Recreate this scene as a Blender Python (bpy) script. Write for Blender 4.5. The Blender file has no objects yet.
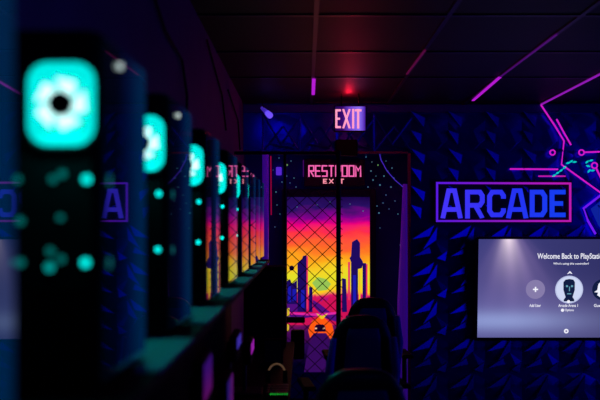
import bpy, math, random
from mathutils import Vector, Matrix
S = bpy.context.scene
COL = S.collection
F = 833.3
VX, VY, EYE = 305.0, 223.0, 1.6          # where parallel lines of the room meet; eye height
def P(px, py, Y):                        # a point of the place at depth Y metres
    return ((px-VX)/F*Y, Y, EYE-(py-VY)/F*Y)

# ------------------------------------------------------------------ camera
cd = bpy.data.cameras.new('camera'); cam = bpy.data.objects.new('camera', cd); COL.objects.link(cam)
cam.location = (0, 0, EYE); cam.rotation_euler = (math.pi/2, 0, 0)
cd.sensor_width = 36; cd.lens = 50
cd.shift_x = (300-VX)/600; cd.shift_y = (VY-200)/600
cd.dof.use_dof = True; cd.dof.focus_distance = 7.2; cd.dof.aperture_fstop = 2.3
cd.clip_start = 0.05
S.camera = cam
S.view_settings.view_transform = 'Standard'; S.view_settings.look = 'None'
S.view_settings.exposure = 0; S.view_settings.gamma = 1; S.view_settings.use_curve_mapping = False
# ------------------------------------------------------------------ world and large lights
w = bpy.data.worlds.new('world'); S.world = w; w.use_nodes = True
w.node_tree.nodes['Background'].inputs[0].default_value = (0.02, 0.02, 0.2, 1)
w.node_tree.nodes['Background'].inputs[1].default_value = 0.02
def area(name, loc, target, sx, sy, col, power, spread=180):
    l = bpy.data.lights.new(name, 'AREA'); l.shape = 'RECTANGLE'; l.size = sx; l.size_y = sy
    l.color = col; l.energy = power; l.spread = math.radians(spread)
    o = bpy.data.objects.new(name, l); COL.objects.link(o); o.location = loc
    d = Vector(target)-Vector(loc); o.rotation_euler = d.to_track_quat('-Z', 'Y').to_euler()
    return o
WY = 7.3                                  # depth of the back wall
area('blue_facet_fill', (4.62, 5.0, 1.45), (0, 5.6, 1.45), 4.0, 2.3, (0.006, 0.012, 1), 20)  # unseen large blue lamp, added to brighten the relief facets
area('blacklight_alcove', (-0.3, 6.6, 2.5), (0.9, 7.5, 1.7), .3, .12, (0.05, 0.02, 1), .25)
area('blacklight_room', (1.0, 0.6, 2.5), (-.54, 1.7, 2.3), .8, .2, (0.01, 0.02, 1), .9, 100)

# ------------------------------------------------------------------ materials
def mat(name, base=(0, 0, 0), rough=.5, emit=None, es=1., metal=0., ior=1.5, spec=.5, alpha=1.):
    m = bpy.data.materials.new(name); m.use_nodes = True
    b = m.node_tree.nodes['Principled BSDF']
    b.inputs['Base Color'].default_value = (*base, 1); b.inputs['Roughness'].default_value = rough
    b.inputs['Metallic'].default_value = metal; b.inputs['IOR'].default_value = ior
    b.inputs['Specular IOR Level'].default_value = spec
    if emit: b.inputs['Emission Color'].default_value = (*emit, 1); b.inputs['Emission Strength'].default_value = es
    return m
def noisy(m, scale=30, amt=.25, bump=.1):
    """procedural mottling and a fine bump on a plain material"""
    nt = m.node_tree; b = nt.nodes['Principled BSDF']
    tc = nt.nodes.new('ShaderNodeTexCoord'); n = nt.nodes.new('ShaderNodeTexNoise'); n.inputs['Scale'].default_value = scale
    nt.links.new(tc.outputs['Object'], n.inputs['Vector'])
    mr = nt.nodes.new('ShaderNodeMapRange'); mr.inputs['To Min'].default_value = 1-amt; mr.inputs['To Max'].default_value = 1+amt
    nt.links.new(n.outputs['Fac'], mr.inputs['Value'])
    mx = nt.nodes.new('ShaderNodeVectorMath'); mx.operation = 'SCALE'
    mx.inputs[0].default_value = b.inputs['Base Color'].default_value[:3]
    nt.links.new(mr.outputs[0], mx.inputs['Scale']); nt.links.new(mx.outputs[0], b.inputs['Base Color'])
    if bump:
        bp = nt.nodes.new('ShaderNodeBump'); bp.inputs['Strength'].default_value = bump; bp.inputs['Distance'].default_value = .002
        nt.links.new(n.outputs['Fac'], bp.inputs['Height']); nt.links.new(bp.outputs[0], b.inputs['Normal'])
    return m
def ramp_emit(name, axis, lo, hi, stops, es=1., base=(0, 0, 0), rough=.4, noise=0, nscale=4, ior=1.5, spec=.5):
    """emission colour that runs along one object axis between lo and hi"""
    m = mat(name, base, rough, (0, 0, 0), es, ior=ior, spec=spec); nt = m.node_tree; b = nt.nodes['Principled BSDF']
    tc = nt.nodes.new('ShaderNodeTexCoord'); sp = nt.nodes.new('ShaderNodeSeparateXYZ'); nt.links.new(tc.outputs['Object'], sp.inputs[0])
    mr = nt.nodes.new('ShaderNodeMapRange'); mr.inputs['From Min'].default_value = lo; mr.inputs['From Max'].default_value = hi
    src = sp.outputs[axis]
    if noise:
        mp = nt.nodes.new('ShaderNodeMapping'); mp.inputs['Scale'].default_value = (1, 1, 3); nt.links.new(tc.outputs['Object'], mp.inputs[0])
        n = nt.nodes.new('ShaderNodeTexNoise'); n.inputs['Scale'].default_value = nscale; n.inputs['Detail'].default_value = 4
        nt.links.new(mp.outputs[0], n.inputs['Vector'])
        a = nt.nodes.new('ShaderNodeMath'); a.operation = 'MULTIPLY_ADD'; a.inputs[1].default_value = noise
        nt.links.new(n.outputs['Fac'], a.inputs[0]); nt.links.new(src, a.inputs[2]); src = a.outputs[0]
    nt.links.new(src, mr.inputs['Value'])
    r = nt.nodes.new('ShaderNodeValToRGB'); e = r.color_ramp.elements
    e[0].position = stops[0][0]; e[0].color = (*stops[0][1], 1); e[1].position = stops[-1][0]; e[1].color = (*stops[-1][1], 1)
    for p, c in stops[1:-1]:
        k = e.new(p); k.color = (*c, 1)
    nt.links.new(mr.outputs[0], r.inputs[0]); nt.links.new(r.outputs[0], b.inputs['Emission Color'])
    return m

M = {}
M['tile'] = noisy(mat('blue_relief_panel', (.012, .014, .78), .30, metal=.9, spec=.2), 40, .1, .03)
M['navy'] = noisy(mat('navy_paint', (.03, .025, .32), .7, spec=.2), 3, .4, .1)
M['dark_wall'] = noisy(mat('dark_wall_paint', (.10, .03, .14), .75, spec=.2), 4, .25, .15)
M['ceiling'] = noisy(mat('black_ceiling_tile', (.013, .009, .014), .55, spec=.15), 60, .2, .4)
M['tbar'] = noisy(mat('black_tbar', (.03, .01, .03), .4, spec=.3), 20, .2, 0)
M['floor'] = noisy(mat('dark_carpet', (.015, .012, .04), .9), 150, .5, .6)
M['black'] = noisy(mat('black_plastic', (.004, .004, .005), .7, spec=.08), 80, .2, .1)
M['blackmetal'] = noisy(mat('black_metal', (.008, .007, .012), .4, spec=.4), 60, .2, .05)
M['pole'] = noisy(mat('black_gate_metal', (.012, .01, .016), .55, spec=.25), 60, .2, .05)
M['tray'] = noisy(mat('pale_tray_laminate', (.42, .42, .42), .6, spec=.2), 12, .15, .05)
M['desk'] = noisy(mat('dark_desk_laminate', (.004, .003, .006), .6, spec=.1), 12, .2, .05)
M['leather'] = noisy(mat('black_leather', (.012, .014, .018), .4), 50, .3, .3)
M['bluefab'] = noisy(mat('blue_fabric', (.04, .015, .32), .7), 120, .2, .3)
M['violetfab'] = noisy(mat('violet_fabric', (.30, .06, .9), .7), 120, .2, .3)
M['white'] = mat('white_button', (.6, .6, .6), .4, (.75, .95, .9), .75)
M['cyan'] = mat('cyan_fan_light', (0, .05, .05), .5, (0, .86, .80), 1.0)
M['cyanwhite'] = mat('pale_cyan_blade_light', (0, .1, .1), .5, (.58, 1, .98), 1.5)
M['cyanled'] = mat('cyan_led', (0, .02, .02), .5, (0, .95, .88), 1.5)
M['tealled'] = mat('dim_teal_led', (0, .02, .02), .5, (0, .14, .13), 1.0)
M['glass'] = ramp_emit('side_glass_painted_sheen', 1, 0, .31,
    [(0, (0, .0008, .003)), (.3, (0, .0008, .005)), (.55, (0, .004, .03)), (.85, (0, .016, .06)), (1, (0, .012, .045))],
    rough=.02, ior=1.6)  # blue sheen towards the rear is painted in as faint emission
M['pink'] = mat('pink_neon', (.1, 0, .1), .4, (.62, .01, .56), 1)
M['violet'] = mat('violet_neon', (.05, 0, .1), .4, (.16, .01, .85), 1)
M['tealneon'] = mat('teal_neon', (0, .1, .1), .4, (0, .55, .55), 1)
M['purpleglint'] = mat('purple_bar_glint', (.05, 0, .1), .4, (.45, .01, .62), 1)
M['dimstrip'] = mat('dim_purple_strip_and_glint', (.05, 0, .05), .4, (.05, .002, .11), 1)
M['dimred'] = mat('dim_red_glint', (.05, 0, .02), .4, (.07, .002, .03), 1)
M['fblue'] = mat('blue_letter_neon', (0, 0, .3), .4, (.008, .03, .95), 1)
M['exitface'] = ramp_emit('exit_sign_face', 0, -.13, .13, [(0, (.01, .0, .05)), (.3, (.04, .003, .16)), (.5, (.16, .05, .6)), (.8, (.26, .15, .9)), (.95, (.10, .03, .5)), (1, (.02, .002, .15))], rough=.2)
M['exitletter'] = mat('exit_letter_light', (.1, .1, .1), .4, (1, .32, .52), 1.1)
M['restletter'] = mat('restroom_letter_light', (.1, .05, .1), .4, (1, .14, .46), 1)
M['restred'] = mat('red_letter_light', (.1, .02, .02), .4, (1, .3, .4), 1)
M['redlamp'] = mat('red_lamp', (.1, 0, 0), .4, (1, .01, .03), 1.2)
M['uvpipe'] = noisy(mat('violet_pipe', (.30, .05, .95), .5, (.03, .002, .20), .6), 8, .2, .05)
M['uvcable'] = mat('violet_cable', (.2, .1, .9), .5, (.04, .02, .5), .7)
M['star'] = mat('star_dot', (.2, .5, .6), .5, (.04, .13, .2), 1)
M['stargreen'] = mat('green_star_dot', (.3, .6, .2), .5, (.12, .3, .08), 1)
M['spot'] = mat('violet_spot_body', (.15, .1, .7), .35, (.05, .02, .4), .8)
M['spotend'] = mat('violet_spot_lens', (.3, .2, .9), .35, (.18, .10, .9), .8)
M['green'] = mat('green_key_light', (0, .1, 0), .4, (.01, .4, .03), 1)
M['cream'] = noisy(mat('pale_cable_plastic', (.7, .5, .35), .5, (.5, .28, .12), .15), 20, .1, 0)
M['scrA'] = ramp_emit('monitor_picture_violet', 2, -.15, .15, [(0, (.10, 0, .10)), (.3, (.16, .005, .14)), (.6, (.05, .004, .2)), (1, (.01, .004, .22))], rough=.6, es=.6)
M['scrC'] = mat('monitor_blue_picture', (0, 0, 0), .4, (.03, .02, .30), 1)
M['scrD'] = mat('monitor_magenta_picture', (0, 0, 0), .4, (.26, .01, .32), 1)
M['scrB'] = ramp_emit('monitor_picture_magenta', 1, -.17, .17, [(0, (.20, 0, .25)), (.5, (.02, .01, .22)), (1, (.15, .01, .2))], rough=.6, noise=.2, nscale=9, es=.5)

# ------------------------------------------------------------------ mesh helpers
class MB:
    def __init__(s): s.v = []; s.f = []
    def add(s, vs, fs):
        n = len(s.v); s.v += [tuple(v) for v in vs]; s.f += [tuple(i+n for i in f) for f in fs]; return s
    def box(s, x0, x1, y0, y1, z0, z1, b=0):
        if b <= 0:
            vs = [(x, y, z) for x in (x0, x1) for y in (y0, y1) for z in (z0, z1)]
            return s.add(vs, [(0,1,3,2),(4,6,7,5),(0,4,5,1),(2,3,7,6),(0,2,6,4),(1,5,7,3)])
        # chamfered box as a stack of chamfered outlines
        def ring(ix, z):
            X0, X1, Y0, Y1 = x0+ix, x1-ix, y0+ix, y1-ix; c = b
            return [(X0+c,Y0,z),(X1-c,Y0,z),(X1,Y0+c,z),(X1,Y1-c,z),(X1-c,Y1,z),(X0+c,Y1,z),(X0,Y1-c,z),(X0,Y0+c,z)]
        rs = [ring(b, z0), ring(b*.3, z0+b*.3), ring(0, z0+b), ring(0, z1-b), ring(b*.3, z1-b*.3), ring(b, z1)]
        return s.loft(rs)
    def loft(s, rings, cap=True, closed=True):
        n = len(rings[0]); vs = [p for r in rings for p in r]; fs = []
        for k in range(len(rings)-1):
            for i in range(n if closed else n-1):
                a, b = k*n+i, k*n+(i+1) % n
                fs.append((a, b, b+n, a+n))
        if cap: fs += [tuple(reversed(range(n))), tuple(range((len(rings)-1)*n, len(rings)*n))]
        return s.add(vs, fs)
    def tube(s, pts, r, n=8):
        pts = [Vector(p) for p in pts]; rings = []
        for i, p in enumerate(pts):
            t = (pts[min(i+1, len(pts)-1)]-pts[max(i-1, 0)]).normalized()
            up = Vector((0, 0, 1)) if abs(t.z) < .9 else Vector((0, 1, 0))
            a = t.cross(up).normalized(); b = t.cross(a)
            rr = r[i] if isinstance(r, (list, tuple)) else r
            rings.append([tuple(p+a*rr*math.cos(2*math.pi*k/n)+b*rr*math.sin(2*math.pi*k/n)) for k in range(n)])
        return s.loft(rings)
    def prism(s, pts, d):
        """polygon given as 3-D points, extruded by vector d"""
        n = len(pts); q = [(p[0]+d[0], p[1]+d[1], p[2]+d[2]) for p in pts]
        return s.loft([list(pts), q])
    def disc(s, c, r, t=.004, n=28, sx=1):
        return s.prism([(c[0]+sx*r*math.cos(2*math.pi*k/n), c[1], c[2]+r*math.sin(2*math.pi*k/n)) for k in range(n)], (0, t, 0))
    def ribbon(s, pts, wd, Y, t=.01, closed=False):
        """flat mitred band along 2-D points (x, z) on the plane y=Y, thickness t towards the room"""
        p = [Vector(q) for q in pts]; n = len(p); L = []; R = []
        for i in range(n):
            a = p[(i-1) % n] if (closed or i > 0) else None; b = p[(i+1) % n] if (closed or i < n-1) else None
            d1 = (p[i]-a).normalized() if a is not None else (b-p[i]).normalized()
            d2 = (b-p[i]).normalized() if b is not None else d1
            n1 = Vector((-d1.y, d1.x)); n2 = Vector((-d2.y, d2.x)); m = (n1+n2)
            m = m.normalized() if m.length > 1e-6 else n1
            k = min(1/max(m.dot(n1), .35), 2)*wd/2
            L.append(p[i]+m*k); R.append(p[i]-m*k)
        rings = [[(l.x, Y, l.y), (r.x, Y, r.y), (r.x, Y-t, r.y), (l.x, Y-t, l.y)] for l, r in zip(L, R)]
        if closed: rings.append(rings[0])
        return s.loft(rings, cap=not closed)
    def build(s, name, m, parent=None, world=True, smooth=False, kind=None):
        off = Vector(parent['base']) if (parent is not None and world and 'base' in parent) else Vector((0, 0, 0))
        me = bpy.data.meshes.new(name); me.from_pydata([tuple(Vector(v)-off) for v in s.v], [], s.f); me.validate()
        import bmesh
        bm = bmesh.new(); bm.from_mesh(me); bmesh.ops.recalc_face_normals(bm, faces=bm.faces); bm.to_mesh(me); bm.free()
        if smooth:
            for p_ in me.polygons: p_.use_smooth = True
        me.materials.append(m)
        o = bpy.data.objects.new(name, me); COL.objects.link(o)
        if parent is not None: o.parent = parent
        if kind: o['kind'] = kind
        return o
def tag(o, label, cat, group=None):
    o['label'] = label; o['category'] = cat
    if group: o['group'] = group
    return o
def thing(name, base, label, cat, group=None):
    o = bpy.data.objects.new(name, None); COL.objects.link(o); o.location = base; o['base'] = list(base); o.empty_display_size = .1
    return tag(o, label, cat, group)
def recentre(o):
    """put a single-mesh thing's origin at its own base"""
    vs = o.data.vertices; n = len(vs)
    c = Vector((sum(v.co.x for v in vs)/n, sum(v.co.y for v in vs)/n, min(v.co.z for v in vs)))
    for v in vs: v.co -= c
    o.location = o.location+c
    return o
def copy_tree(o, parent=None):
    c = o.copy(); COL.objects.link(c)
    if parent is not None: c.parent = parent
    for ch in list(o.children): copy_tree(ch, c)
    return c
def W(px, py, Y=WY):
    q = P(px, py, Y); return (q[0], q[2])
def text(name, s, x0, x1, y0, y1, Y, m, parent, t=.002):
    """lettering from the built-in font fitted into pixel bounds on the plane y=Y"""
    cu = bpy.data.curves.new('t', 'FONT'); cu.body = s; cu.resolution_u = 3
    o = bpy.data.objects.new('t', cu); COL.objects.link(o)
    bpy.context.view_layer.update()
    me = bpy.data.meshes.new_from_object(o.evaluated_get(bpy.context.evaluated_depsgraph_get()))
    bpy.data.objects.remove(o)
    xs = [v.co.x for v in me.vertices]; ys = [v.co.y for v in me.vertices]
    a, b = W(x0, y1, Y), W(x1, y0, Y)
    off = Vector(parent['base'])
    for v in me.vertices:
        u = (v.co.x-min(xs))/(max(xs)-min(xs)); q = (v.co.y-min(ys))/(max(ys)-min(ys))
        v.co = Vector((a[0]+u*(b[0]-a[0]), Y, a[1]+q*(b[1]-a[1])))-off
    me.materials.clear(); me.materials.append(m)
    r = bpy.data.objects.new(name, me); COL.objects.link(r); r.parent = parent
    md = r.modifiers.new('s', 'SOLIDIFY'); md.thickness = t
    return r

# ------------------------------------------------------------------ the setting
XL, XR, YB, CZ = -.54, 4.7, -2.2, EYE+1.045
AX = P(409, 0, WY)[0]                       # right jamb of the alcove
AZ = P(0, 153, WY)[2]                       # top of the alcove
AY = 7.6                                    # alcove wall
def st(name, mb, m): return mb.build(name, m, kind='structure')
st('floor', MB().box(XL-.1, XR+.1, YB, AY+.1, -.1, 0), M['floor'])
st('ceiling', MB().box(XL-.1, XR+.1, YB, AY+.1, CZ, CZ+.08), M['ceiling'])
st('wall_left', MB().box(XL-.1, XL, YB, AY+.1, 0, CZ), M['dark_wall'])
st('wall_right', MB().box(XR, XR+.1, YB, AY+.1, 0, CZ), M['dark_wall'])
st('wall_behind', MB().box(XL-.1, XR+.1, YB-.1, YB, 0, CZ), M['dark_wall'])
st('wall_alcove', MB().box(XL, AX+.02, AY, AY+.1, 0, AZ+.02), M['navy'])
# ceiling grid bars
g = MB()
xs = [.056+.665*k for k in range(0, 7)]
for x in xs: g.box(x-.012, x+.012, YB, WY, CZ-.008, CZ-.0)
for y in (7.2, 5.97, 5.08, 4.18, 3.4, 2.5, 1.6): g.box(XL, XR, y-.012, y+.012, CZ-.0075, CZ-.0)
st('trim_1', g, M['tbar'])

# faceted relief panels on the back wall (one continuous surface pattern)
rnd = random.Random(5)
mb = MB()
px = WY/F
def wpt(x, y, h): q = W(x, y); return (q[0], WY-h, q[1])
xmax = (XR)*F/WY+VX; ymin, ymax = 114, EYE*F/WY+VY
mb.box(AX, XR, WY+.001, WY+.1, 0, CZ)
mb.box(XL, AX, WY+.001, AY, AZ, CZ)
T = 37.0
bg = [[0 if i in (0, 4) or j in (0, 4) else rnd.uniform(.0, .022) for i in range(5)] for j in range(5)]
def tile(x0, y0, kind):
    vs = []; fs = []
    for j in range(5):
        for i in range(5):
            jx = (0 if i in (0, 4) else [2, -3, 3][i-1]*(1 if j % 2 else -1)); jy = (0 if j in (0, 4) else [3, -2, 2][j-1]*(1 if i % 2 else -1))
            vs.append(wpt(x0+i*T/4+jx, y0+j*T/4+jy, bg[j][i]*(.5 if kind != 2 else .35)))
    for j in range(4):
        for i in range(4):
            a = j*5+i
            fs += [(a, a+1, a+6), (a, a+6, a+5)] if (i+j) % 2 else [(a, a+1, a+5), (a+1, a+6, a+5)]
    mb.add(vs, fs)
    H = .062
    if kind == 0: sh = [((-1, -2, .055), (14, 4, .0), (12.5, 13.5, .008)), ((-1, 17, .05), (10.5, 20, .0), (9.5, 31, .004))]
    elif kind == 1: sh = [((0, 14, H+.012), (23, 0, 0), (18, 11, .018)), ((11, 24, H*.9), (26, 2, 0), (25, 15, .004)), ((2, 31, H*.7), (18, 22, .004), (20, 28, 0)), ((25, 33, .035), (36, 26, 0), (34, 36, .006))]
    else: sh = []
    for tri in sh:
        cx = sum(p[0] for p in tri)/3; cy = sum(p[1] for p in tri)/3
        top = [wpt(x0+p[0], y0+p[1], p[2]+.012) for p in tri]; bot = [wpt(x0+p[0], y0+p[1], -.001) for p in tri]
        mb.add(top+bot, [(0,1,2),(3,5,4),(0,3,4,1),(1,4,5,2),(2,5,3,0)])
    if kind == 2:                       # truss-like ribs of the frieze
        for a, b in (((0, 0), (0, 37)), ((0, 0), (18, 30)), ((18, 30), (37, 4)), ((0, 37), (20, 12)), ((20, 12), (37, 37)), ((8, 30), (30, 34))):
            pa, pb = wpt(x0+a[0], y0+a[1], .02), wpt(x0+b[0], y0+b[1], .025)
            mb.tube([pa, pb], .007, 8)
y = 114.
row = 0
while y < ymax-5:
    x = 411.
    while x < xmax-T+1:
        up = y < 190
        tile(x, y, 0 if up else 1); x += T
    y += T; row += 1
x = 409.-T*4.9
x = 411-T*5+1
k = 0
while x < 411-2:
    if x >= (XL)*F/WY+VX: tile(x-1, 114.5, 2)
    x += T
st('wall_back', mb, M['tile'])
st('trim_2', MB().box(XL, XR, WY-.04, WY, P(0, 113, WY)[2], CZ-.012, .006), M['navy'])
st('trim_3', MB().box(AX-.012, AX+.012, WY-.03, WY, 0, AZ), mat('maroon_corner_trim', (.25, .02, .12), .5))
st('trim_4', MB().box(XL, AX-.013, WY-.035, WY, AZ-.008, AZ+.012), mat('maroon_lintel_trim', (.15, .02, .12), .5))

# ------------------------------------------------------------------ signs
def sgn_frame(parent): pass
# ARCADE sign
b = P(503.5, 222, WY-.06); arc = thing('arcade_sign', b, 'blue block lettered ARCADE sign inside a pink and violet outline', 'sign')
L = P(436, 0, WY)[0]-b[0]; R = P(571, 0, WY)[0]-b[0]
mframe = ramp_emit('outline_neon', 0, L, R, [(0, (.10, .01, .75)), (.4, (.22, .01, .55)), (.75, (.40, .01, .5)), (1, (.52, .01, .42))])
Y = WY-.05
MB().box(W(435, 0, Y)[0], W(572, 0, Y)[0], Y+.004, Y+.02, W(0, 223, Y)[1], W(0, 181, Y)[1]).build('backing_board', mat('dark_navy_board', (.004, .004, .03), .6), arc)
MB().ribbon([W(437, 183, Y), W(570, 183.5, Y), W(570, 221, Y), W(437, 221, Y)], 1.9*px, Y, .012, True).build('outline', mframe, arc)
GL = {
 'A': [([(.08, 1), (.36, .07), (.64, .07), (.92, 1)], 0), ([(.2, .70), (.8, .70)], 0)],
 'R': [([(.14, 1), (.14, .12), (.74, .12), (.86, .24), (.86, .44), (.74, .56), (.2, .56)], 0), ([(.52, .56), (.86, 1)], 0)],
 'C': [([(.88, .34), (.88, .24), (.74, .12), (.28, .12), (.13, .26), (.13, .74), (.28, .88), (.74, .88), (.88, .76), (.88, .66)], 0)],
 'D': [([(.14, .12), (.70, .12), (.86, .26), (.86, .74), (.70, .88), (.14, .88)], 1)],
 'E': [([(.95, .12), (.14, .12), (.14, .88), (.95, .88)], 0), ([(.14, .5), (.8, .5)], 0)]}
def letters(word, spans, y0, y1, wd, Y, m, parent, name='letter', G=GL, t=.012):
    for ch, (a, c) in zip(word, spans):
        q = MB()
        for pts, cl in G[ch]:
            q.ribbon([W(a+u*(c-a), y0+v*(y1-y0), Y) for u, v in pts], wd*px, Y, t, bool(cl))
        zl, zh = W(0, y1, Y)[1], W(0, y0, Y)[1]
        q.v = [(v[0], v[1], min(max(v[2], zl), zh)) for v in q.v]
        q.build(name, m, parent)
letters('ARCADE', [(441, 462), (464.5, 485), (487, 505.5), (506.5, 527.5), (529.5, 547), (549.5, 566)], 188.5, 218.5, 4.5, Y, ramp_emit('blue_letter_light', 0, L, R, [(0, (.06, .035, .95)), (.5, (.02, .03, .9)), (1, (.004, .05, .85))]), arc)

# EXIT sign
EY = 6.7
eb = P(349.5, 131, EY); ex = thing('exit_sign', eb, 'lit pink EXIT sign hanging under the ceiling above the doorway', 'sign')
e0, e1 = P(334, 131.5, EY), P(366.5, 105.5, EY)
MB().box(e0[0], e1[0], EY, EY+.05, e0[2], e1[2], .006).build('housing', M['black'], ex)
MB().box(e0[0]+.008, e1[0]-.008, EY-.004, EY+.002, e0[2]+.008, e1[2]-.008).build('sign_face', M['exitface'], ex)
px0 = px; px = EY/F
EG = {'E': [([(.9, .07), (.14, .07), (.14, .93), (.9, .93)], 0), ([(.14, .5), (.75, .5)], 0)], 'X': [([(.05, 0), (.95, 1)], 0), ([(.95, 0), (.05, 1)], 0)],
      'I': [([(.5, 0), (.5, 1)], 0)], 'T': [([(0, .07), (1, .07)], 0), ([(.5, 0), (.5, 1)], 0)]}
letters('EXIT', [(335.5, 341.5), (342.8, 350), (351.3, 355), (354.8, 361.5)], 109, 128.5, 2.1, EY-.005, M['exitletter'], ex, G=EG, t=.004)
px = px0
for x in (e0[0]+.06, e1[0]-.06): MB().tube([(x, EY+.025, e1[2]-.003), (x, EY+.025, CZ)], .006, 8).build('ceiling_rod', M['black'], ex)
l = bpy.data.lights.new('exit_lamp', 'POINT'); l.energy = 1.7; l.color = (1, .01, .04); l.shadow_soft_size = .01
lo = bpy.data.objects.new('exit_lamp', l); COL.objects.link(lo); lo.parent = ex; lo.location = (0, .10, e1[2]-eb[2]+.03)
l = bpy.data.lights.new('exit_lamp', 'POINT'); l.energy = 1.5; l.color = (1, .01, .03); l.shadow_soft_size = .015
lo = bpy.data.objects.new('exit_room_lamp', l); COL.objects.link(lo); lo.parent = ex; lo.location = (0, -.30, -.05)
# dark box below it
bb = P(346, 156, WY-.1)
q0, q1 = P(335.5, 155.5, WY-.12), P(357.5, 139.5, WY-.12)
tag(recentre(MB().box(q0[0], q1[0], WY-.12, WY-.03, q0[2], q1[2], .008).build('door_closer_box', M['black'])), 'plain black box mounted on the wall below the EXIT sign', 'box')

# RESTROOM sign
RY = AY-.12
rb = P(335, 186, RY); rs = thing('restroom_sign', rb, 'pink lit RESTROOM EXIT sign on a black board over the mural', 'sign')
r0, r1 = P(304, 186, RY), P(365, 159, RY)
MB().box(r0[0], r1[0], RY, AY, r0[2], r1[2], .005).build('backing_board', mat('dark_sign_board', (.02, .008, .03), .5), rs)
RG = {'R': [([(.08, 1), (.08, .05), (1, .05), (1, .5), (.35, .5), (1, 1)], 0)], 'E': [([(1, .05), (.08, .05), (.08, .95), (1, .95)], 0), ([(.08, .5), (.9, .5)], 0)],
      'S': [([(1, .05), (.05, .05), (.05, .5), (.95, .5), (.95, .95), (0, .95)], 0)], 'T': [([(0, .05), (1, .05)], 0), ([(.5, .05), (.5, 1)], 0)],
      'O': [([(.05, .05), (.95, .05), (.95, .95), (.05, .95)], 1)], 'M': [([(.05, 1), (.05, .05), (.5, .45), (.95, .05), (.95, 1)], 0)],
      'X': EG['X'], 'I': EG['I']}
px = RY/F
sp = [(308.5+k*6.72, 308.5+k*6.72+5.3) for k in range(8)]
letters('RESTROOM', sp, 165.2, 176.8, 1.35, RY-.002, M['restletter'], rs, G=RG, t=.004)
letters('EXIT', [(323, 327.5), (329, 333.5), (336.2, 338.2), (339.5, 344)], 178.8, 183.6, 1.2, RY-.002, M['restred'], rs, G=EG, t=.004)
px = px0
q = P(303.6, 172, RY)
tag(recentre(MB().box(q[0]-.006, q[0]+.002, RY-.01, AY, P(0, 176, RY)[2], P(0, 160, RY)[2]).build('strip_light', M['dimstrip'])), 'short violet strip light at the left edge of the RESTROOM sign', 'light strip')
q0, q1 = P(276, 175, AY-.05), P(281.5, 167, AY-.05)
tag(recentre(MB().box(q0[0], q1[0], AY-.05, AY, q0[2], q1[2], .006).build('wall_light', mat('violet_box_light', (.1, .05, .4), .4, (.09, .02, .6), 1))), 'small square violet light on the starry wall left of the mural', 'light')

# ------------------------------------------------------------------ mural on the door
MY = AY-.03
md = thing('sunset_mural', P(328, 372, MY), 'glowing sunset city mural of orange sky and dark towers on the door', 'mural')
zt, zb = W(0, 197, MY)[1], W(0, 374, MY)[1]; zbase = P(0, 372, MY)[2]
def st_(y, c): return ((W(0, y, MY)[1]-zb)/(zt-zb), c)
stops = [st_(374, (.0, 0, .01)), st_(350, (.02, .002, .07)), st_(334, (.12, .004, .10)), st_(322, (.6, .02, .05)), st_(310, (.35, .005, .2)), st_(303, (.75, .01, .12)), st_(298, (1, .6, .01)), st_(289, (.75, .75, .02)),
         st_(279, (.9, .68, .02)), st_(268, (1, .40, .01)), st_(254, (1, .14, .02)), st_(241, (1, .03, .06)), st_(231, (.85, .0, .2)), st_(224, (.22, .0, .26)), st_(216, (.02, .005, .12)), st_(200, (.008, .001, .05))]
sky = ramp_emit('sunset_sky_paint', 2, zb-zbase+.0, zt-zbase+.0, stops, noise=.26, nscale=2.6, rough=.6)
# the noise node adds about +.08 on average: shift the range
for n in sky.node_tree.nodes:
    if n.type == 'MAP_RANGE': n.inputs['From Min'].default_value += .20; n.inputs['From Max'].default_value += .20
a0, a1 = P(287, 374, MY), P(370, 197, MY)
MB().box(a0[0], a1[0], MY, AY, a0[2], a1[2]).build('picture_panel', sky, md)
def art(name, polys, col, lay, es=1):
    m = mat('mural_'+name, (0, 0, 0), .6, col, es)
    for p in polys: MB().prism([(W(x, y, MY)[0], MY-.0015*lay, W(x, y, MY)[1]) for x, y in p], (0, .0012, 0)).build(name, m, md)
def rect(x0, y0, x1, y1): return [(x0, y0), (x1, y0), (x1, y1), (x0, y1)]
jag = [(313, 307), (313, 299), (315, 294), (317, 300), (319, 297), (321, 302), (324, 299), (327, 301), (330, 296), (332, 298), (333, 291), (335, 297), (337, 295), (337, 325), (313, 325)]
art('red_hills', [jag, rect(341, 298, 370, 325), rect(287, 300, 313, 325)], (.62, .006, .09), 1)
art('green_glow', [[(308+8*math.cos(a*.628), 0) for a in range(0)] or [(312, 283), (318, 277), (326, 279), (331, 284), (327, 290), (318, 291)]], (.35, .62, .10), 1, .9)
art('purple_streets', [[(313, 300), (320, 304), (330, 312), (337, 314), (337, 322), (325, 318), (313, 306)], rect(287, 303, 304, 312), [(287, 315), (318, 313), (318, 316), (287, 321)]], (.08, .004, .20), 2)
art('pink_line', [[(287, 312), (312, 313.5), (337, 312), (337, 314), (318, 316), (287, 314)]], (.75, .02, .35), 3)
art('blue_tower', [[(297.5, 312), (297.5, 263), (302, 259), (303, 256), (306.5, 255), (306.5, 312)], rect(309, 287, 312.5, 312), [(287, 281), (290, 279), (292, 284), (297, 280), (297, 304), (287, 304)],
    [(351, 312), (351, 262), (349.5, 258), (351, 256), (352, 242), (357, 239), (360, 243), (360, 257), (363, 262), (362, 268), (358, 269), (358, 312)], rect(362.5, 263, 366, 305), [(342, 278), (346, 279), (347, 312), (342, 312)]], (.012, .003, .11), 4)
art('bright_blue_windows', [rect(288, 286, 291, 302), rect(292.5, 289, 296, 301), rect(301, 290, 304.5, 308), rect(353, 275, 356, 305)], (.01, .01, .42), 5)
art('pink_edge', [rect(306.5, 256, 308, 309), rect(348, 262, 350, 300), rect(366, 264, 367.5, 305)], (.8, .03, .12), 5)
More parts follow.
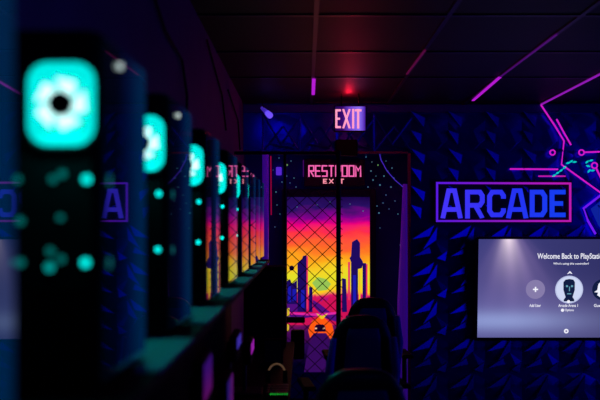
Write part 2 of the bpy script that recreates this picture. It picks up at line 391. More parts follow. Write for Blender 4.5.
art('yellow_window', [rect(358.8, 272, 360.3, 300), rect(342, 262, 343, 276)], (.9, .5, .02), 5)
art('dark_moon', [[(291.7+2.6*math.cos(k*.5236), 268+2.6*math.sin(k*.5236)) for k in range(12)]], (.005, .0, .02), 5)
art('yellow_lamp', [rect(287.2, 308, 289.5, 316), rect(287.2, 324, 289, 331)], (.7, .5, .02), 5)
art('orange_road', [[(322, 315), (327, 320), (332, 324), (334, 332), (331, 340), (326, 333), (314, 333), (310, 338), (308, 330), (312, 321), (317, 318)]], (1, .10, .005), 3)
art('yellow_sun_spot', [[(316, 313), (322, 316), (328, 313), (323, 319), (321, 319)]], (.8, .55, .02), 6)
art('purple_road', [[(314, 334), (326, 334), (331, 348), (331, 372), (304, 372), (308, 348)]], (.035, .003, .10), 4)
art('painted_car', [[(314.5, 331.5), (314.5, 327), (316.5, 324.3), (323, 324.3), (325.5, 327), (325.5, 331.5)]], (.008, .0, .02), 6)
art('car_headlight', [rect(314.8, 327.5, 317, 329), rect(322.8, 327.5, 325, 329)], (.9, .5, .3), 7)
fr = MB()
for (x0, y0, x1, y1) in ((282, 189, 287, 405), (370, 189, 376, 405), (287, 189, 370, 197)):
    p0, p1 = P(x0, y1, AY-.06), P(x1, y0, AY-.06); fr.box(p0[0], p1[0], AY-.06, AY, max(p0[2], 0), p1[2], .004)
fr.build('trim_5', mat('dark_door_frame', (.01, .008, .05), .5), kind='structure')

# painted stars on the starry wall: a pattern that belongs to the wall
sm = MB(); sg = MB()
stars = [(287, 165, 1.2, 1), (286.5, 176, 1, 0), (291, 161, .7, 0), (294, 178, .7, 0), (276, 192, .9, 0), (299, 195, .8, 0), (306, 191, .7, 0), (366, 157, .8, 0), (371, 171, .9, 0), (373, 180, 1, 0), (378, 165, .8, 1), (381, 159, .7, 0),
         (384, 176, .9, 0), (374, 200, 1, 0), (377, 206, .8, 0), (380, 185, 1.1, 0), (388, 171, .7, 0), (391, 187, .9, 0), (379, 213, 1.1, 0), (386, 195, .7, 0), (394, 178, .8, 0), (310, 186.5, .7, 0), (282, 182, .7, 0), (400, 245, .7, 0), (398, 214, .7, 0), (368, 187, .8, 0), (296, 187, .7, 0), (290, 183, .6, 0), (284, 171, .7, 0), (279, 158, .7, 0), (273, 170, .6, 0), (372, 162, .6, 0), (386, 161, .6, 0), (392, 168, .8, 0), (376, 176, .6, 0), (383, 203, .7, 0), (389, 209, .6, 0), (372, 220, .8, 0), (395, 201, .6, 0), (380, 228, .6, 0), (277, 205, .7, 0), (280, 214, .6, 0), (275, 227, .6, 0)]
sl = MB(); srr = MB()
for x, y, r, gk in stars:
    if gk or 300 < x < 366: continue
    (sl if x < 300 else srr).disc(P(x, y, AY-.004), r*.0072, .002, 10)
for x, y, r in ((317, 205, .9), (363, 211, .9), (330, 202, .7), (297, 207, .8), (350, 204, .7)): MB().disc(P(x, y, MY-.004), r*.0072, .002, 10).build('painted_star', M['star'], md)
tag(recentre(sl.build('painted_stars', M['star'])), 'scatter of tiny pale blue star dots on the navy wall left of the RESTROOM sign', 'stars')['kind'] = 'stuff'
tag(recentre(srr.build('painted_stars', M['star'])), 'scatter of tiny pale blue star dots on the navy wall right of the RESTROOM sign', 'stars')['kind'] = 'stuff'
for (x, y, r, lab) in ((287, 165, 1.2, 'single bright green star dot on the navy wall left of the RESTROOM sign'), (378, 165, .8, 'single green star dot on the navy wall right of the RESTROOM sign')):
    tag(recentre(MB().disc(P(x, y, AY-.004), r*.0072, .002, 10).build('painted_star', M['stargreen'])), lab, 'star')

# violet pipes either side of the doorway
def pipe(name, pts, r, label, m):
    return tag(recentre(MB().tube(pts, r, 10).build(name, m, smooth=True)), label, 'pipe')
YP = WY+.06
pipe('wall_pipe', [P(403.0, 410, YP-.0), P(402.5, 300, YP), P(404, 235, YP), P(405, 184, YP)], [.052, .045, .030, .020], 'violet glowing vertical pipe at the right end of the doorway recess', M['uvpipe'])
pipe('wall_pipe', [P(265.5, 300, 7.2), P(265.5, 154, 7.2)], .028, 'violet pipe left of the mural, above the farthest towers', M['uvpipe'])
tag(recentre(MB().tube([P(379, 151, YP), P(381, 160, YP), P(387, 171, YP), P(395, 180, YP), P(403, 187, YP)], .005, 6).build('cable', M['uvcable'])), 'thin violet cable slanting down to the pipe right of the doorway', 'cable')
tag(recentre(MB().tube([P(270.8, 156, 7.15), P(271.2, 215, 7.15)], .005, 6).build('red_strip', mat('dim_red_line', (.2, 0, .02), .4, (.25, .0, .03), 1))), 'thin dull red vertical line beside the violet pipe left of the mural', 'light strip')

# ------------------------------------------------------------------ neon circuit on the wall and painted ceiling glints
def neon(name, pts, r, m, label, cat='neon'):
    return tag(recentre(MB().tube([P(x, y, WY-.05) for x, y in pts], r, 6).build(name, m)), label, cat, 'neon circuit lines on the panel wall')
neon('neon_line', [(541, 105), (556, 127.5), (564, 141), (561.5, 164.5), (601, 193)], .0075, M['pink'], 'long bent pink neon line running down beside the ARCADE sign')
neon('neon_line', [(556.5, 119), (563, 131), (571, 145)], .0075, M['pink'], 'short pink neon dash parallel to the long bent line')
neon('neon_line', [(510, 169), (558, 169.3)], .008, M['pink'], 'upper horizontal pink neon line above the ARCADE sign')
neon('neon_line', [(538.5, 176.2), (565.5, 176.2)], .007, mat('dull_pink_neon', (.1, 0, .1), .4, (.5, .01, .4), 1), 'lower shorter horizontal pink neon line above the ARCADE sign')
def ring(cx, cy, r): return [(cx+r*math.cos(k*math.pi/8), cy+r*math.sin(k*math.pi/8)) for k in range(17)]
neon('neon_ring', ring(552.5, 152.5, 2.5), .007, M['pink'], 'lone small pink neon ring above the horizontal lines')
t = thing('neon_node', P(581, 153, WY-.05), 'pink neon ring with a straight line running right from it', 'neon', 'neon circuit lines on the panel wall')
MB().tube([P(x, y, WY-.05) for x, y in ring(581.5, 152.5, 2.6)], .007, 6).build('ring', M['pink'], t)
MB().tube([P(584, 152.3, WY-.05), P(606, 151.5, WY-.05)], .008, 6).build('line', M['pink'], t)
t = thing('neon_node', P(594, 166, WY-.05), 'pink neon ring with a line slanting down at the right edge', 'neon', 'neon circuit lines on the panel wall')
MB().tube([P(x, y, WY-.05) for x, y in ring(594.5, 165.5, 2.8)], .007, 6).build('ring', M['pink'], t)
MB().tube([P(596, 168, WY-.05), P(603, 182, WY-.05)], .008, 6).build('line', M['pink'], t)
def flecks(lst, label):
    q = MB()
    for x, y, a in lst:
        q.tube([P(x-2*math.cos(a), y+2*math.sin(a), WY-.066), P(x, y, WY-.069), P(x+2*math.cos(a), y-2*math.sin(a), WY-.066)], [.004, .010, .004], 6)
    tag(recentre(q.build('teal_fleck_trail', M['tealneon'])), label, 'neon', 'neon circuit lines on the panel wall')
flecks([(554, 175.5, .5), (557.5, 173, .6), (561, 170.5, .6), (564.5, 167.5, .7), (568, 163, .2), (571, 161.5, .6), (574.5, 162, .1)], 'teal dashed fleck trail climbing across the long pink line')
flecks([(587, 162, .7), (591, 160.5, .3), (588, 166, -.3), (592.5, 170.5, .1), (589, 171, .9)], 'teal fleck cluster left of the pink ring at the frame edge')
t = thing('neon_emblem', P(598, 234, WY-.05), 'violet angular neon outline filled with blue at the right edge', 'neon', 'neon circuit lines on the panel wall')
MB().tube([P(x, y, WY-.05) for x, y in ((603, 193.5), (583.5, 208.5), (588, 221), (595.5, 234))], .010, 6).build('outline', M['violet'], t)
MB().prism([P(591, 209, WY-.05), P(606, 197, WY-.05), P(606, 232, WY-.05), P(599, 226, WY-.05)], (0, .01, 0)).build('blue_fill', mat('blue_fill_light', (0, 0, .2), .5, (.004, .015, .30), 1), t)
# neon reflections on the grid bars, painted as glowing strips
def cglint(pts, wd, m, label, nm='ceiling_bar_glint'):
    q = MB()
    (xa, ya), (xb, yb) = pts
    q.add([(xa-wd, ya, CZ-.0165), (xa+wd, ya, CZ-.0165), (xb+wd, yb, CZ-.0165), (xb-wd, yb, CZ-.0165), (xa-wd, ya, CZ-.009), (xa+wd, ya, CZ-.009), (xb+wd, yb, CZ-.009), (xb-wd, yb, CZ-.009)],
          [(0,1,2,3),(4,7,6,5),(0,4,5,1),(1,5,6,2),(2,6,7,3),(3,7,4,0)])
    tag(recentre(q.build(nm, m)), label, 'light strip', 'painted neon glints along the ceiling grid')
def cpt(x, y): Yc = 1.033*F/(VY-y); return ((x-VX)/F*Yc, Yc)
cglint([cpt(313.2, 94.5), cpt(313.8, 79)], .013, M['purpleglint'], 'short magenta painted neon glint on the ceiling left of the EXIT sign')
cglint([cpt(473, 100.5), cpt(500, 77)], .011, M['purpleglint'], 'bright magenta painted neon glint on the ceiling above the ARCADE sign')
cglint([cpt(500.5, 76.6), cpt(557, 34)], .006, M['dimstrip'], 'dim violet continuation of the painted neon glint above the ARCADE sign')
cglint([cpt(407, 74), cpt(425, 50)], .007, M['dimred'], 'faint red painted neon glint on the ceiling right of the EXIT sign')
cglint([cpt(541.2, 104.5), cpt(606, 71)], .010, mat('purple_glint_b', (.05, 0, .1), .4, (.26, .01, .42), 1), 'purple painted neon glint slanting over the ceiling at the right edge')

# UV spot lamp at top left of the doorway
t = thing('spot_lamp', P(265, 118, 6.9), 'small violet canister spot lamp under the ceiling at far left', 'spot lamp')
a, c = Vector(P(262, 108, 6.95)), Vector(P(270, 115.5, 6.75))
MB().tube([a, a.lerp(c, .7)], [.014, .021], 12).build('lamp_body', M['spot'], t, smooth=False)
MB().tube([a.lerp(c, .7), c], [.024, .026], 12).build('lamp_head', M['spotend'], t)
MB().tube([a.lerp(c, .3), P(262.5, 104, 6.93), (P(262.5, 104, 6.93)[0], 6.93, CZ)], .006, 6).build('bracket', M['pole'], t)

# ------------------------------------------------------------------ television
TY = WY-.12
tvc = P(566.5, 288.5, TY)
tv = thing('television', (tvc[0], TY, tvc[2]), 'wall-mounted flat television showing a violet console welcome screen', 'television')
tv.rotation_euler = (math.radians(4), 0, 0)
hw, hh = 88.5/F*TY, 49.5/F*TY
def T_(x, y): return ((x-566.5)/F*TY, (288.5-y)/F*TY)
scr = mat('television_picture', (.0, .0, .0), .25, (0, 0, 0), 1)
nt = scr.node_tree; bs = nt.nodes['Principled BSDF']
tc = nt.nodes.new('ShaderNodeTexCoord'); sp_ = nt.nodes.new('ShaderNodeSeparateXYZ'); nt.links.new(tc.outputs['Object'], sp_.inputs[0])
def mth(op, a, b=None, c=None, clamp=False):
    n = nt.nodes.new('ShaderNodeMath'); n.operation = op; n.use_clamp = clamp
    for i, v in enumerate((a, b, c)):
        if v is None: continue
        if isinstance(v, (int, float)): n.inputs[i].default_value = v
        else: nt.links.new(v, n.inputs[i])
    return n.outputs[0]
X_, Z_ = sp_.outputs[0], sp_.outputs[2]
u = mth('MULTIPLY_ADD', X_, 1/(2*hw), .5); v = mth('MULTIPLY_ADD', Z_, 1/(2*hh), .5)       # 0..1 left-right, bottom-top
def gauss(val, c, s): d = mth('MULTIPLY', mth('SUBTRACT', val, c), 1/s); return mth('EXPONENT', mth('MULTIPLY', mth('MULTIPLY', d, d), -1.))
# light beam fanning from the top, about a sixth of the way in
bx = mth('DIVIDE', mth('SUBTRACT', u, .16), mth('MULTIPLY_ADD', mth('SUBTRACT', 1.0, v), .34, .08))
beam = mth('MULTIPLY', gauss(bx, .25, .85), mth('POWER', v, 1.1))
core = mth('MULTIPLY', gauss(bx, .1, .45), mth('POWER', v, 5.0))
rays = mth('MULTIPLY', mth('MULTIPLY_ADD', mth('SINE', mth('MULTIPLY', bx, 14.)), .12, 1.), beam)
mist = mth('MULTIPLY', gauss(v, .17, .10), gauss(u, .1, .42))
mist2 = mth('MULTIPLY', gauss(v, .15, .3), gauss(u, .25, .8))
def vscale(col, f):
    n = nt.nodes.new('ShaderNodeVectorMath'); n.operation = 'SCALE'; n.inputs[0].default_value = col
    nt.links.new(f, n.inputs['Scale']); return n.outputs[0]
def vadd(a, b):
    n = nt.nodes.new('ShaderNodeVectorMath'); n.operation = 'ADD'; nt.links.new(a, n.inputs[0]); nt.links.new(b, n.inputs[1]); return n.outputs[0]
tot = vscale((.045, .045, .19), mth('MULTIPLY_ADD', u, -.6, 1.1))
for cc, f in (((.16, .10, .20), rays), ((.65, .55, .45), core), ((.12, .18, .26), mist), ((.08, .075, .15), mist2)): tot = vadd(tot, vscale(cc, f))
nt.links.new(tot, bs.inputs['Emission Color'])
def tl(mbx, name, m, par=tv): return mbx.build(name, m, par, world=False)
tl(MB().box(-hw-.025, hw+.025, .0, .05, -hh-.03, hh+.02, .006), 'bezel', M['blackmetal'])
scrn = tl(MB().box(-hw, hw, -.004, .002, -hh, hh), 'screen', scr)
tl(MB().box(-.2, .2, .05, .10, -.15, .15, .01), 'wall_bracket', M['blackmetal'])
wht = mat('screen_white', (0, 0, 0), .4, (.9, .9, 1), 1)
soft = mat('screen_soft_violet', (0, 0, 0), .4, (.24, .20, .40), 1)
def tdisc(cx, cy, r, y, m, name):
    x, z = T_(cx, cy); q = MB(); q.disc((x, y, z), r/F*TY, .001, 32); return tl(q, name, m)
def ttext(s, x0, x1, y0, y1, y=-.0065):
    cu = bpy.data.curves.new('t', 'FONT'); cu.body = s; cu.resolution_u = 3; cu.offset = .012
    o = bpy.data.objects.new('t', cu); COL.objects.link(o); bpy.context.view_layer.update()
    me = bpy.data.meshes.new_from_object(o.evaluated_get(bpy.context.evaluated_depsgraph_get())); bpy.data.objects.remove(o)
    X = [q.co.x for q in me.vertices]; Yq = [q.co.y for q in me.vertices]
    a, b2 = T_(x0, y1), T_(x1, y0)
    for q in me.vertices:
        uu = (q.co.x-min(X))/(max(X)-min(X)); vv = (q.co.y-min(Yq))/(max(Yq)-min(Yq))
        q.co = Vector((a[0]+uu*(b2[0]-a[0]), y, a[1]+vv*(b2[1]-a[1])))
    me.materials.clear(); me.materials.append(wht)
    r = bpy.data.objects.new('screen_text', me); COL.objects.link(r); r.parent = tv
ttext('Welcome Back to PlayStation', 536.5, 604, 253, 260.3)
ttext("Who's using this controller?", 552.5, 588, 262.2, 265)
ttext('Add User', 529.5, 541, 304, 307)
ttext('Arcade Arena 1', 558.5, 578, 304, 307)
ttext('Options', 565, 574, 308.8, 312)
ttext('Guest', 594, 604, 304, 307)
tdisc(535.3, 289.3, 9.6, -.0055, soft, 'user_circle')
q = MB(); x, z = T_(535.3, 289.3); a = .0075/7.2*TY
q.box(x-.022, x+.022, -.0085, -.007, z-.006, z+.006).box(x-.006, x+.006, -.0086, -.0069, z-.022, z+.022); tl(q, 'plus_sign', wht)
tdisc(569, 289.5, 14, -.0050, mat('avatar_ring', (0, 0, 0), .4, (.5, .55, .8), 1), 'avatar_ring')
tdisc(569, 289.5, 12.8, -.0055, mat('avatar_ground', (0, 0, 0), .4, (.62, .68, .9), 1), 'avatar_ground')
dk = mat('avatar_dark', (0, 0, 0), .4, (.006, .012, .05), 1); md_ = mat('avatar_light', (0, 0, 0), .4, (.12, .35, .45), 1)
q = MB(); hd = [(563, 282), (565, 279.5), (569, 278.8), (573, 279.5), (574.5, 282), (574.5, 290), (573, 295), (572.5, 297), (574.5, 300), (574, 301.3), (564, 301.3), (563.5, 300), (565.5, 297), (564.8, 295), (563.2, 290)]
q.prism([(T_(*p)[0], -.0075, T_(*p)[1]) for p in hd], (0, .001, 0)); tl(q, 'avatar_figure', dk)
q = MB()
for (ex_, ey_, r) in ((566.6, 286, 1.1), (571.6, 286, 1.1)): xx, zz = T_(ex_, ey_); q.disc((xx, -.0092, zz), r/F*TY, .001, 12)
q.box(T_(567, 0)[0], T_(571, 0)[0], -.0092, -.0082, T_(0, 294.2)[1], T_(0, 293.2)[1]); q.box(T_(568.7, 0)[0], T_(569.6, 0)[0], -.0092, -.0082, T_(0, 291)[1], T_(0, 286.5)[1]); tl(q, 'avatar_face', md_)
q = MB(); q.prism([(T_(*p)[0], -.0075, T_(*p)[1]) for p in ((566.5, 273.8), (569.3, 270.8), (572, 273.8), (570.2, 273.4), (569.3, 272.6), (568.3, 273.4))], (0, .001, 0)); tl(q, 'crown_icon', wht)
tdisc(568.5, 301.5, 1.5, -.0095, wht, 'badge_icon')
tdisc(602.5, 289.5, 10.5, -.0050, dk, 'guest_avatar_ground')
q = MB(); q.prism([(T_(*p)[0], -.0078, T_(*p)[1]) for p in ((594, 292), (597, 290), (598, 284), (601, 281), (606, 281), (608, 288), (603, 291), (600, 297), (597, 295), (598, 292.5))], (0, .001, 0)); tl(q, 'guest_avatar_figure', wht)
tdisc(567, 331.5, 2.3, -.0055, wht, 'gear_icon'); tdisc(567, 331.5, 1.0, -.0075, soft, 'gear_centre')
tdisc(562.8, 310.3, 1.6, -.0055, wht, 'button_icon')

# ------------------------------------------------------------------ gate with chain-link
GY = 6.25
pg = GY/F
gt = thing('chain_link_gate', (P(338, 0, GY)[0], GY, 0), 'black gate with chain-link mesh and a round post in front of the mural', 'gate')
MB().tube([(P(338.5, 0, GY)[0], GY, 0), P(338.5, 151, GY)], 2.4*pg, 12).build('post', M['pole'], gt, smooth=False)
MB().tube([(XL+.01, GY, P(0, 153, GY)[2]), P(340.5, 153, GY)], 1.7*pg, 10).build('top_rail', M['pole'], gt)
x0g, x1g = 288.5, 342.5
MB().tube([(P(285, 0, GY)[0], GY, 0), P(285, 153, GY)], 1.6*pg, 10).build('inner_post', M['pole'], gt)
def clip(x0, y0, dx, dy, xa, xb, ya, yb):
    t0, t1 = -1e9, 1e9
    for o, d, lo_, hi in ((x0, dx, xa, xb), (y0, dy, ya, yb)):
        a, b = (lo_-o)/d, (hi-o)/d
        t0, t1 = max(t0, min(a, b)), min(t1, max(a, b))
    return (t0, t1) if t1 > t0+.5 else None
q = MB(); pxw, phh = 15.3, 14.6
for s_ in (1, -1):
    for k in range(-40, 60):
        xx = 299.5+k*pxw; r = clip(xx, 247.0, pxw/2, s_*phh/2, 287, x1g, 189, 430)
        if r:
            a = P(xx+r[0]*pxw/2, 247+s_*r[0]*phh/2, GY-.002*s_); b = P(xx+r[1]*pxw/2, 247+s_*r[1]*phh/2, GY-.002*s_)
            if max(a[2], b[2]) > .02: q.tube([a, b], .0028, 4)
q.build('wire_mesh', M['pole'], gt)
c0, c1 = P(291, 357.5, GY), P(304.5, 329, GY)
MB().box(c0[0], c1[0], GY-.10, GY-.012, c0[2], c1[2], .012).build('lock_box', M['black'], gt)
c0, c1 = P(287, 322, GY), P(305, 316.5, GY)
MB().box(c0[0], c1[0], GY-.07, GY-.012, c0[2], c1[2], .008).build('latch_plate', M['black'], gt)

# ------------------------------------------------------------------ towers on their shelf
SH = 1.343                                   # shelf height
sb = thing('long_shelf', (-.39, 3.3, 0), 'long black wall shelf carrying the row of glowing computer towers', 'shelf')
MB().box(XL+.002, -.256, .3, 6.05, SH-.028, SH-.006, .003).build('shelf_board', M['black'], sb)
for y in (.75, 1.75, 2.5, 3.2, 3.9, 4.7, 5.4):
    MB().prism([(XL, y-.012, SH-.03), (-.30, y-.012, SH-.03), (-.30, y-.012, SH-.05), (XL, y-.012, SH-.22)], (0, .024, 0)).build('bracket', M['blackmetal'], sb)
TW, TD, TH = .205, .31, .548
tower_groups = 'lit computer towers in a row on the shelf'
for k, yy in enumerate((1.85, 2.55, 3.28, 3.98, 4.60, 5.10, 5.60)):
    q = MB().prism([(XL+.01, yy-.26, SH-.0055), (-.300, yy-.26, SH-.0055), (-.300, yy-.39, SH-.0055), (-.254, yy-.39, SH-.0055), (-.250, yy+.02, SH-.0055), (XL+.01, yy+.02, SH-.0055)], (0, 0, .0052))
    tag(recentre(q.build('shelf_tray', M['tray'])), 'pale tray lit teal in front of the %s computer tower, counted from the camera' % ('second', 'third', 'fourth', 'fifth', 'sixth', 'seventh', 'last')[k], 'tray', 'pale trays on the tower shelf')
def make_tower():
    """local frame: origin at the front right bottom corner; front faces -Y, glass side faces +X"""
    t = thing('computer_tower', (0, 0, 0), 'tower', 'computer', tower_groups)
    def lb(mbx, name, m, par=t, **k): return mbx.build(name, m, par, world=False, **k)
    lb(MB().box(-TW, -.006, 0, TD, .012, TH, .012), 'case_body', M['black'])
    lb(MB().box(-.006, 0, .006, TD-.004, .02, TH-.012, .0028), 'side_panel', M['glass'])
    for x in (-TW+.02, -.03):
        for y in (.03, TD-.03): lb(MB().tube([(x, y, 0), (x, y, .013)], .011, 10), 'foot', M['black'])
    # front: round-cornered light window with fan
    cx, cz = -.062, TH-.114
    def rr(hw_, hh_, r, y):
        o = []
        for ax, az, s0 in ((1, 1, 0), (-1, 1, 1), (-1, -1, 2), (1, -1, 3)):
            for k in range(6):
                a = (s0+k/5)*math.pi/2; o.append((cx+ax*(hw_-r)+r*math.cos(a), y, cz+az*(hh_-r)+r*math.sin(a)))
        return o
    fan = lb(MB().prism(rr(.051, .062, .030, -.002), (0, .004, 0)), 'fan_light_window', M['cyan'])
    q = MB(); q.loft([rr(.057, .068, .034, -.001), rr(.057, .068, .034, -.008), rr(.052, .063, .031, -.008), rr(.052, .063, .031, -.001)], cap=False)
    lb(q, 'window_rim', M['black'], fan)
    for k in range(5):
        a0_ = k*2*math.pi/5+.5; pin = []; pout = []
        for i in range(6):
            r = .018+i*.0043; a = a0_+i*.10
            pin.append((cx+r*math.cos(a), -.0065, cz+r*math.sin(a))); w_ = 1.12-.07*i
            pout.append((cx+r*math.cos(a+w_), -.0035, cz+r*math.sin(a+w_)))
        q = MB(); q.loft([[p, o, (o[0], o[1]+.001, o[2]), (p[0], p[1]+.001, p[2])] for p, o in zip(pin, pout)])
        lb(q, 'fan_blade', M['cyanwhite'], fan)
    q = MB(); q.disc((cx, -.010, cz), .019, .008, 8); lb(q, 'fan_hub', M['black'], fan)
    l = bpy.data.lights.new('fan_fill_lamp', 'AREA'); l.size = .06; l.color = (0, 1, .9); l.energy = .34  # unseen lamp added before the fan, throws its cyan onto the trays
    lo = bpy.data.objects.new('fan_fill_lamp', l); COL.objects.link(lo); lo.parent = t; lo.location = (cx, -.02, cz-.03); lo.rotation_euler = (math.radians(40), 0, math.radians(180))
    lo.rotation_euler = Vector((.05, -.55, -.8)).to_track_quat('-Z', 'Y').to_euler()
    # indicator lights (position measured down from the top, right edge = 0)
    for dx, dz in ((-.0245, .226), (-.0265, .350)):
        q = MB(); q.disc((dx, -.003, TH-dz), .0062, .003, 16); lb(q, 'indicator_light', M['cyanled'])
    for dx, dz, r in ((-.075, .226, .0058), (-.061, .218, .006), (-.128, .226, .0055), (-.124, .288, .006), (-.064, .283, .005), (-.079, .333, .006), (-.063, .345, .006), (-.124, .350, .0065), (-.135, .350, .005)):
        q = MB(); q.disc((dx, -.0022, TH-dz), r, .002, 14); lb(q, 'dim_indicator', M['tealled'])
    q = MB(); q.disc((-.080, -.003, TH-.357), .0068, .003, 16); lb(q, 'lower_indicator', mat('teal_led_mid', (0, .02, .02), .5, (0, .36, .34), 1))
    # small white-lit knob on the glass, top front
    lb(MB().tube([(-.001, .095, TH-.040), (.0055, .095, TH-.040)], .0052, 14), 'panel_knob', M['white'])
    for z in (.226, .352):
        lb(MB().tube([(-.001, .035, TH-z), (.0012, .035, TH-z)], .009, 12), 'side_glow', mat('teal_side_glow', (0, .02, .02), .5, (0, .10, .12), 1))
    # grille slats low on the front
    for k in range(8): lb(MB().box(-TW+.02, -.02, -.004, .002, .03+k*.018, .036+k*.018), 'front_slat', M['black'])
    return t
proto = make_tower()
LAB = ['nearest computer tower, only its glass side panel showing at the left edge of the picture',
       'large blurred computer tower whose whole round cyan fan shows, first complete one from the camera',
       'second blurred computer tower, its cyan fan cut in half by the biggest tower',
       'third computer tower along the shelf, a narrow half moon of cyan fan showing',
       'fourth computer tower, thin cyan sliver beside an orange mirrored strip',
       'fifth computer tower, thinner cyan sliver with the red RESTROOM mirrored beside it',
       'sixth computer tower along the shelf, narrow dark front with mirrored orange panel',
       'seventh computer tower, next to last one on the shelf before the gate',
       'farthest computer tower, last on the shelf beside the gate']
spots = [.575, 1.24, 1.85, 2.55, 3.28, 3.98, 4.60, 5.10, 5.60]
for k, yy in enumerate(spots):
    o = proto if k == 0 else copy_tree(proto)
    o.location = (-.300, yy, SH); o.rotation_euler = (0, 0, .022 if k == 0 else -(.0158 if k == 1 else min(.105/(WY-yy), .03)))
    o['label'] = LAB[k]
    if k >= 3:
        for c in list(o.children):
            if c.name.startswith(('panel_knob', 'side_glow')): bpy.data.objects.remove(c)

# ------------------------------------------------------------------ desk, monitors, keyboard
dk_ = thing('long_desk', (-.2, 3.6, 0), 'long dark desk below the tower shelf', 'desk')
MB().box(XL+.002, -.075, .9, 6.0, .715, .745, .004).build('desk_top', M['desk'], dk_)
MB().box(XL+.0005, XL+.002, .3, 6.1, 0, SH-.24).build('under_shelf_shade', M['black'], kind='structure')  # black sheet added as shade, darkens the wall under the shelf
for y in (1.0, 2.6, 4.3, 5.9):
    MB().box(XL+.03, -.12, y-.02, y+.02, 0, .714, .004).build('leg', M['blackmetal'], dk_)
def make_monitor(m, z0, z1, hw_, X0, yy, tilt, lab):
    t = thing('monitor', (X0, yy, .745), lab, 'monitor', 'monitors under the tower shelf')
    def lb(mbx, name, mt): return mbx.build(name, mt, t, world=False)
    z0 -= .745; z1 -= .745; zc, hz = (z0+z1)/2, (z1-z0)/2
    lb(MB().box(-.03, -.002, -hw_-.02, hw_+.02, z0-.05, z1+.015, .006), 'case', M['black'])
    scr_ = MB().box(-.003, .001, -hw_, hw_, -hz, hz).build('screen', m, t, world=False); scr_.location = (0, 0, zc)
    lb(MB().box(-.05, -.031, -.025, .025, .015, zc, .004), 'stand', M['blackmetal'])
    lb(MB().box(-.12, .05, -.09, .09, .0015, .018, .004), 'foot', M['blackmetal'])
    t.rotation_euler = (tilt, 0, 0)
    return t
make_monitor(M['scrA'], 1.135, 1.23, .085, -.262, 2.27, .03, 'nearest monitor under the shelf, slanting sliver of violet and magenta picture')
make_monitor(M['scrB'], .95, 1.055, .10, -.262, 2.93, 0, 'low monitor second from the camera, patch of blue and pink at the bottom edge')
make_monitor(M['scrC'], 1.11, 1.15, .09, -.262, 3.20+.12, 0, 'monitor with a small plain blue glint, under the third shelf tray')
make_monitor(M['scrD'], .955, 1.005, .10, -.262, 4.18, 0, 'monitor with a small plain magenta glint near the keyboard')
cab = thing('black_cabinet', (-.26, 5.82, .746), 'plain black cabinet standing on the desk end beside the gate', 'cabinet')
MB().box(-.42, -.13, 5.70, 5.98, .747, 1.30, .01).build('body', M['black'], cab)
MB().box(-.40, -.15, 5.69, 5.702, .77, 1.27, .004).build('door', M['blackmetal'], cab)
t = thing('desk_monitor', (-.215, 5.0, .746), 'small switched-off grey monitor facing the camera on the desk', 'monitor')
mo0, mo1 = P(263, 364, 5.0), P(283, 339, 5.0)
MB().box(mo0[0], mo1[0], 5.0, 5.03, mo0[2], mo1[2], .005).build('case', M['black'], t)
MB().box(mo0[0]+.01, mo1[0]-.01, 4.997, 5.001, mo0[2]+.01, mo1[2]-.01).build('screen', mat('dark_screen', (.05, .045, .06), .3), t)
MB().box(-.225, -.195, 5.01, 5.03, .76, mo0[2]+.03, .003).build('stand', M['blackmetal'], t)
MB().box(-.27, -.15, 4.96, 5.08, .747, .76, .003).build('foot', M['blackmetal'], t)
kb = thing('keyboard', (-.19, 4.17, .746), 'black keyboard with a row of green lights on the desk', 'keyboard')
MB().box(-.20, -.08, 4.02, 4.30, .7455, .768, .005).build('key_base', M['black'], kb)
for r_ in range(4):
    for c_ in range(5): MB().box(-.192+c_*.021, -.176+c_*.023, 4.05+r_*.06, 4.09+r_*.06, .766, .775, .002).build('key', M['blackmetal'], kb)
for c_ in range(8): MB().box(-.17+c_*.0115, -.164+c_*.0115, 4.033, 4.040, .768, .774).build('key_light', M['green'], kb)
t = thing('headset', (-.15, 4.42, .746), 'pale-edged gaming headset lying on the desk behind the keyboard', 'headset')
MB().tube([(-.15+.045*math.cos(a), 4.42+.02*math.sin(a), .80+.05*math.sin(a)) for a in [k*math.pi/8 for k in range(9)]], .005, 6).build('headband', M['cream'], t)
for x in (-.195, -.105): MB().tube([(x-.012, 4.42, .785), (x+.012, 4.42, .785)], [.034, .034], 14).build('ear_cup', M['black'], t)

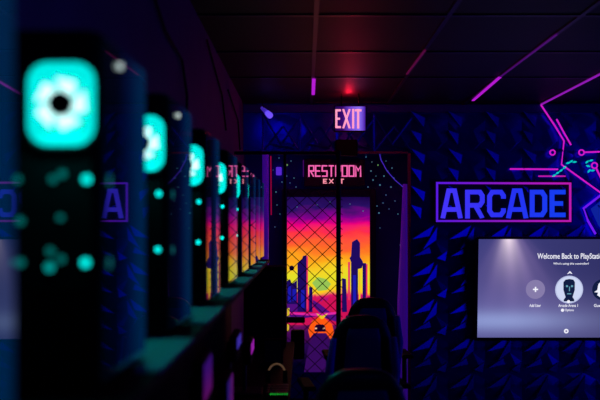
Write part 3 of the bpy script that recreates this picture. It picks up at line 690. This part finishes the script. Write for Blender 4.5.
# ------------------------------------------------------------------ gaming chairs
def ell(cx, cy, z, a, b, n=20, e=2.6):
    o = []
    for k in range(n):
        t_ = 2*math.pi*k/n; c, s_ = math.cos(t_), math.sin(t_)
        o.append((cx+a*math.copysign(abs(c)**(2/e), c), cy+b*math.copysign(abs(s_)**(2/e), s_), z))
    return o
def make_chair():
    """faces +Y; origin on the floor under the column"""
    t = thing('gaming_chair', (0, 0, 0), 'c', 'chair', 'gaming chairs in the aisle')
    def lb(mbx, name, m, par=t, smooth=True): return mbx.build(name, m, par, world=False, smooth=smooth)
    lb(MB().loft([ell(0, .02, .40, .20, .20), ell(0, .02, .42, .25, .25), ell(0, .02, .47, .26, .26), ell(0, .02, .50, .24, .24), ell(0, .02, .505, .15, .15)]), 'seat', M['leather'])
    prof = [(.47, .16, .03, -.19), (.50, .21, .05, -.20), (.62, .225, .055, -.215), (.76, .215, .05, -.235), (.88, .20, .045, -.25), (.97, .19, .045, -.262), (1.03, .165, .042, -.27), (1.075, .125, .036, -.276), (1.095, .08, .022, -.279), (1.10, .03, .008, -.28)]
    bk = lb(MB().loft([ell(0, y, z, a*.88, b, 24, 3) for z, a, b, y in prof]), 'backrest', M['leather'])
    lb(MB().loft([ell(0, y-.045, z, a*.5, .012, 16, 3) for z, a, b, y in prof[1:7]]), 'back_insert', M['bluefab'], bk)
    for s_ in (-1, 1): lb(MB().tube([(s_*.17, -.27, .62), (s_*.185, -.30, .80), (s_*.165, -.32, .98)], [.022, .024, .016], 8), 'piping', M['violetfab'], bk)
    lb(MB().loft([ell(0, -.215, z, a, b, 18) for z, a, b in ((.94, .08, .015), (.955, .12, .03), (1.0, .13, .035), (1.03, .11, .028), (1.04, .06, .012))]), 'head_pillow', M['leather'])
    for s_ in (-1, 1):
        ar = lb(MB().loft([[(s_*.27+dx, y, .66+dz) for dx, dz in ((-.035, 0), (.035, 0), (.04, .012), (.03, .025), (-.03, .025), (-.04, .012))] for y in (-.12, -.08, .14, .17)]), 'armrest', M['black'], smooth=False)
        lb(MB().tube([(s_*.27, .02, .665), (s_*.27, .02, .47), (s_*.18, .02, .415)], .018, 8), 'arm_post', M['blackmetal'], ar)
    lb(MB().tube([(0, 0, .10), (0, 0, .26), (0, 0, .261), (0, 0, .41)], [.03, .03, .018, .018], 14), 'gas_lift', M['blackmetal'])
    for k in range(5):
        a = k*2*math.pi/5+.3; c, s_ = math.cos(a), math.sin(a)
        lg = lb(MB().tube([(.02*c, .02*s_, .12), (.16*c, .16*s_, .10), (.30*c, .30*s_, .07)], [.024, .020, .015], 8), 'leg', M['blackmetal'])
        lb(MB().tube([(.30*c-.022*s_, .30*s_+.022*c, .030), (.30*c+.022*s_, .30*s_-.022*c, .030)], .029, 12), 'caster', M['black'], lg)
    return t
ch = make_chair()
for k, (x, y, rz, lab) in enumerate(((.19, 2.88, .10, 'nearest dark gaming chair, cut by the bottom edge of the picture'),
                                (.31, 4.55, .12, 'middle gaming chair, its rounded black back in front of the mural'),
                                (.45, 5.62, .05, 'farthest gaming chair, its top showing beside the painted road'))):
    o = ch if k == 0 else copy_tree(ch)
    o.location = (x-.26*math.sin(rz), y+.26*math.cos(rz), 0); o.rotation_euler = (0, 0, rz); o['label'] = lab

# wires on the left wall
for k, (pts, lab) in enumerate(((((152, -10), (165, 30), (182, 60), (187, 95), (186, 140)), 'black wire hanging down the wall above the second tower'),
                               (((207, 40), (215, 70), (222, 95), (226, 130)), 'black wire sagging down the reddish part of the left wall'),
                               (((222, 60), (228, 90), (238, 120), (240, 150)), 'black wire nearest the doorway on the left wall'))):
    pp = []
    for x, y in pts:
        Yw = -(XL+.012)*F/(VX-x); pp.append(P(x, y, Yw))
    pp = [(XL+.012, p[1], p[2]) for p in pp if p[2] < CZ-.01]
    if k == 0: pass
    tag(recentre(MB().tube(pp, .006, 6).build('wire', M['black'])), lab, 'wire', 'wires on the left wall')

# drop the helper property used while building
for o in bpy.data.objects:
    if 'base' in o: del o['base']
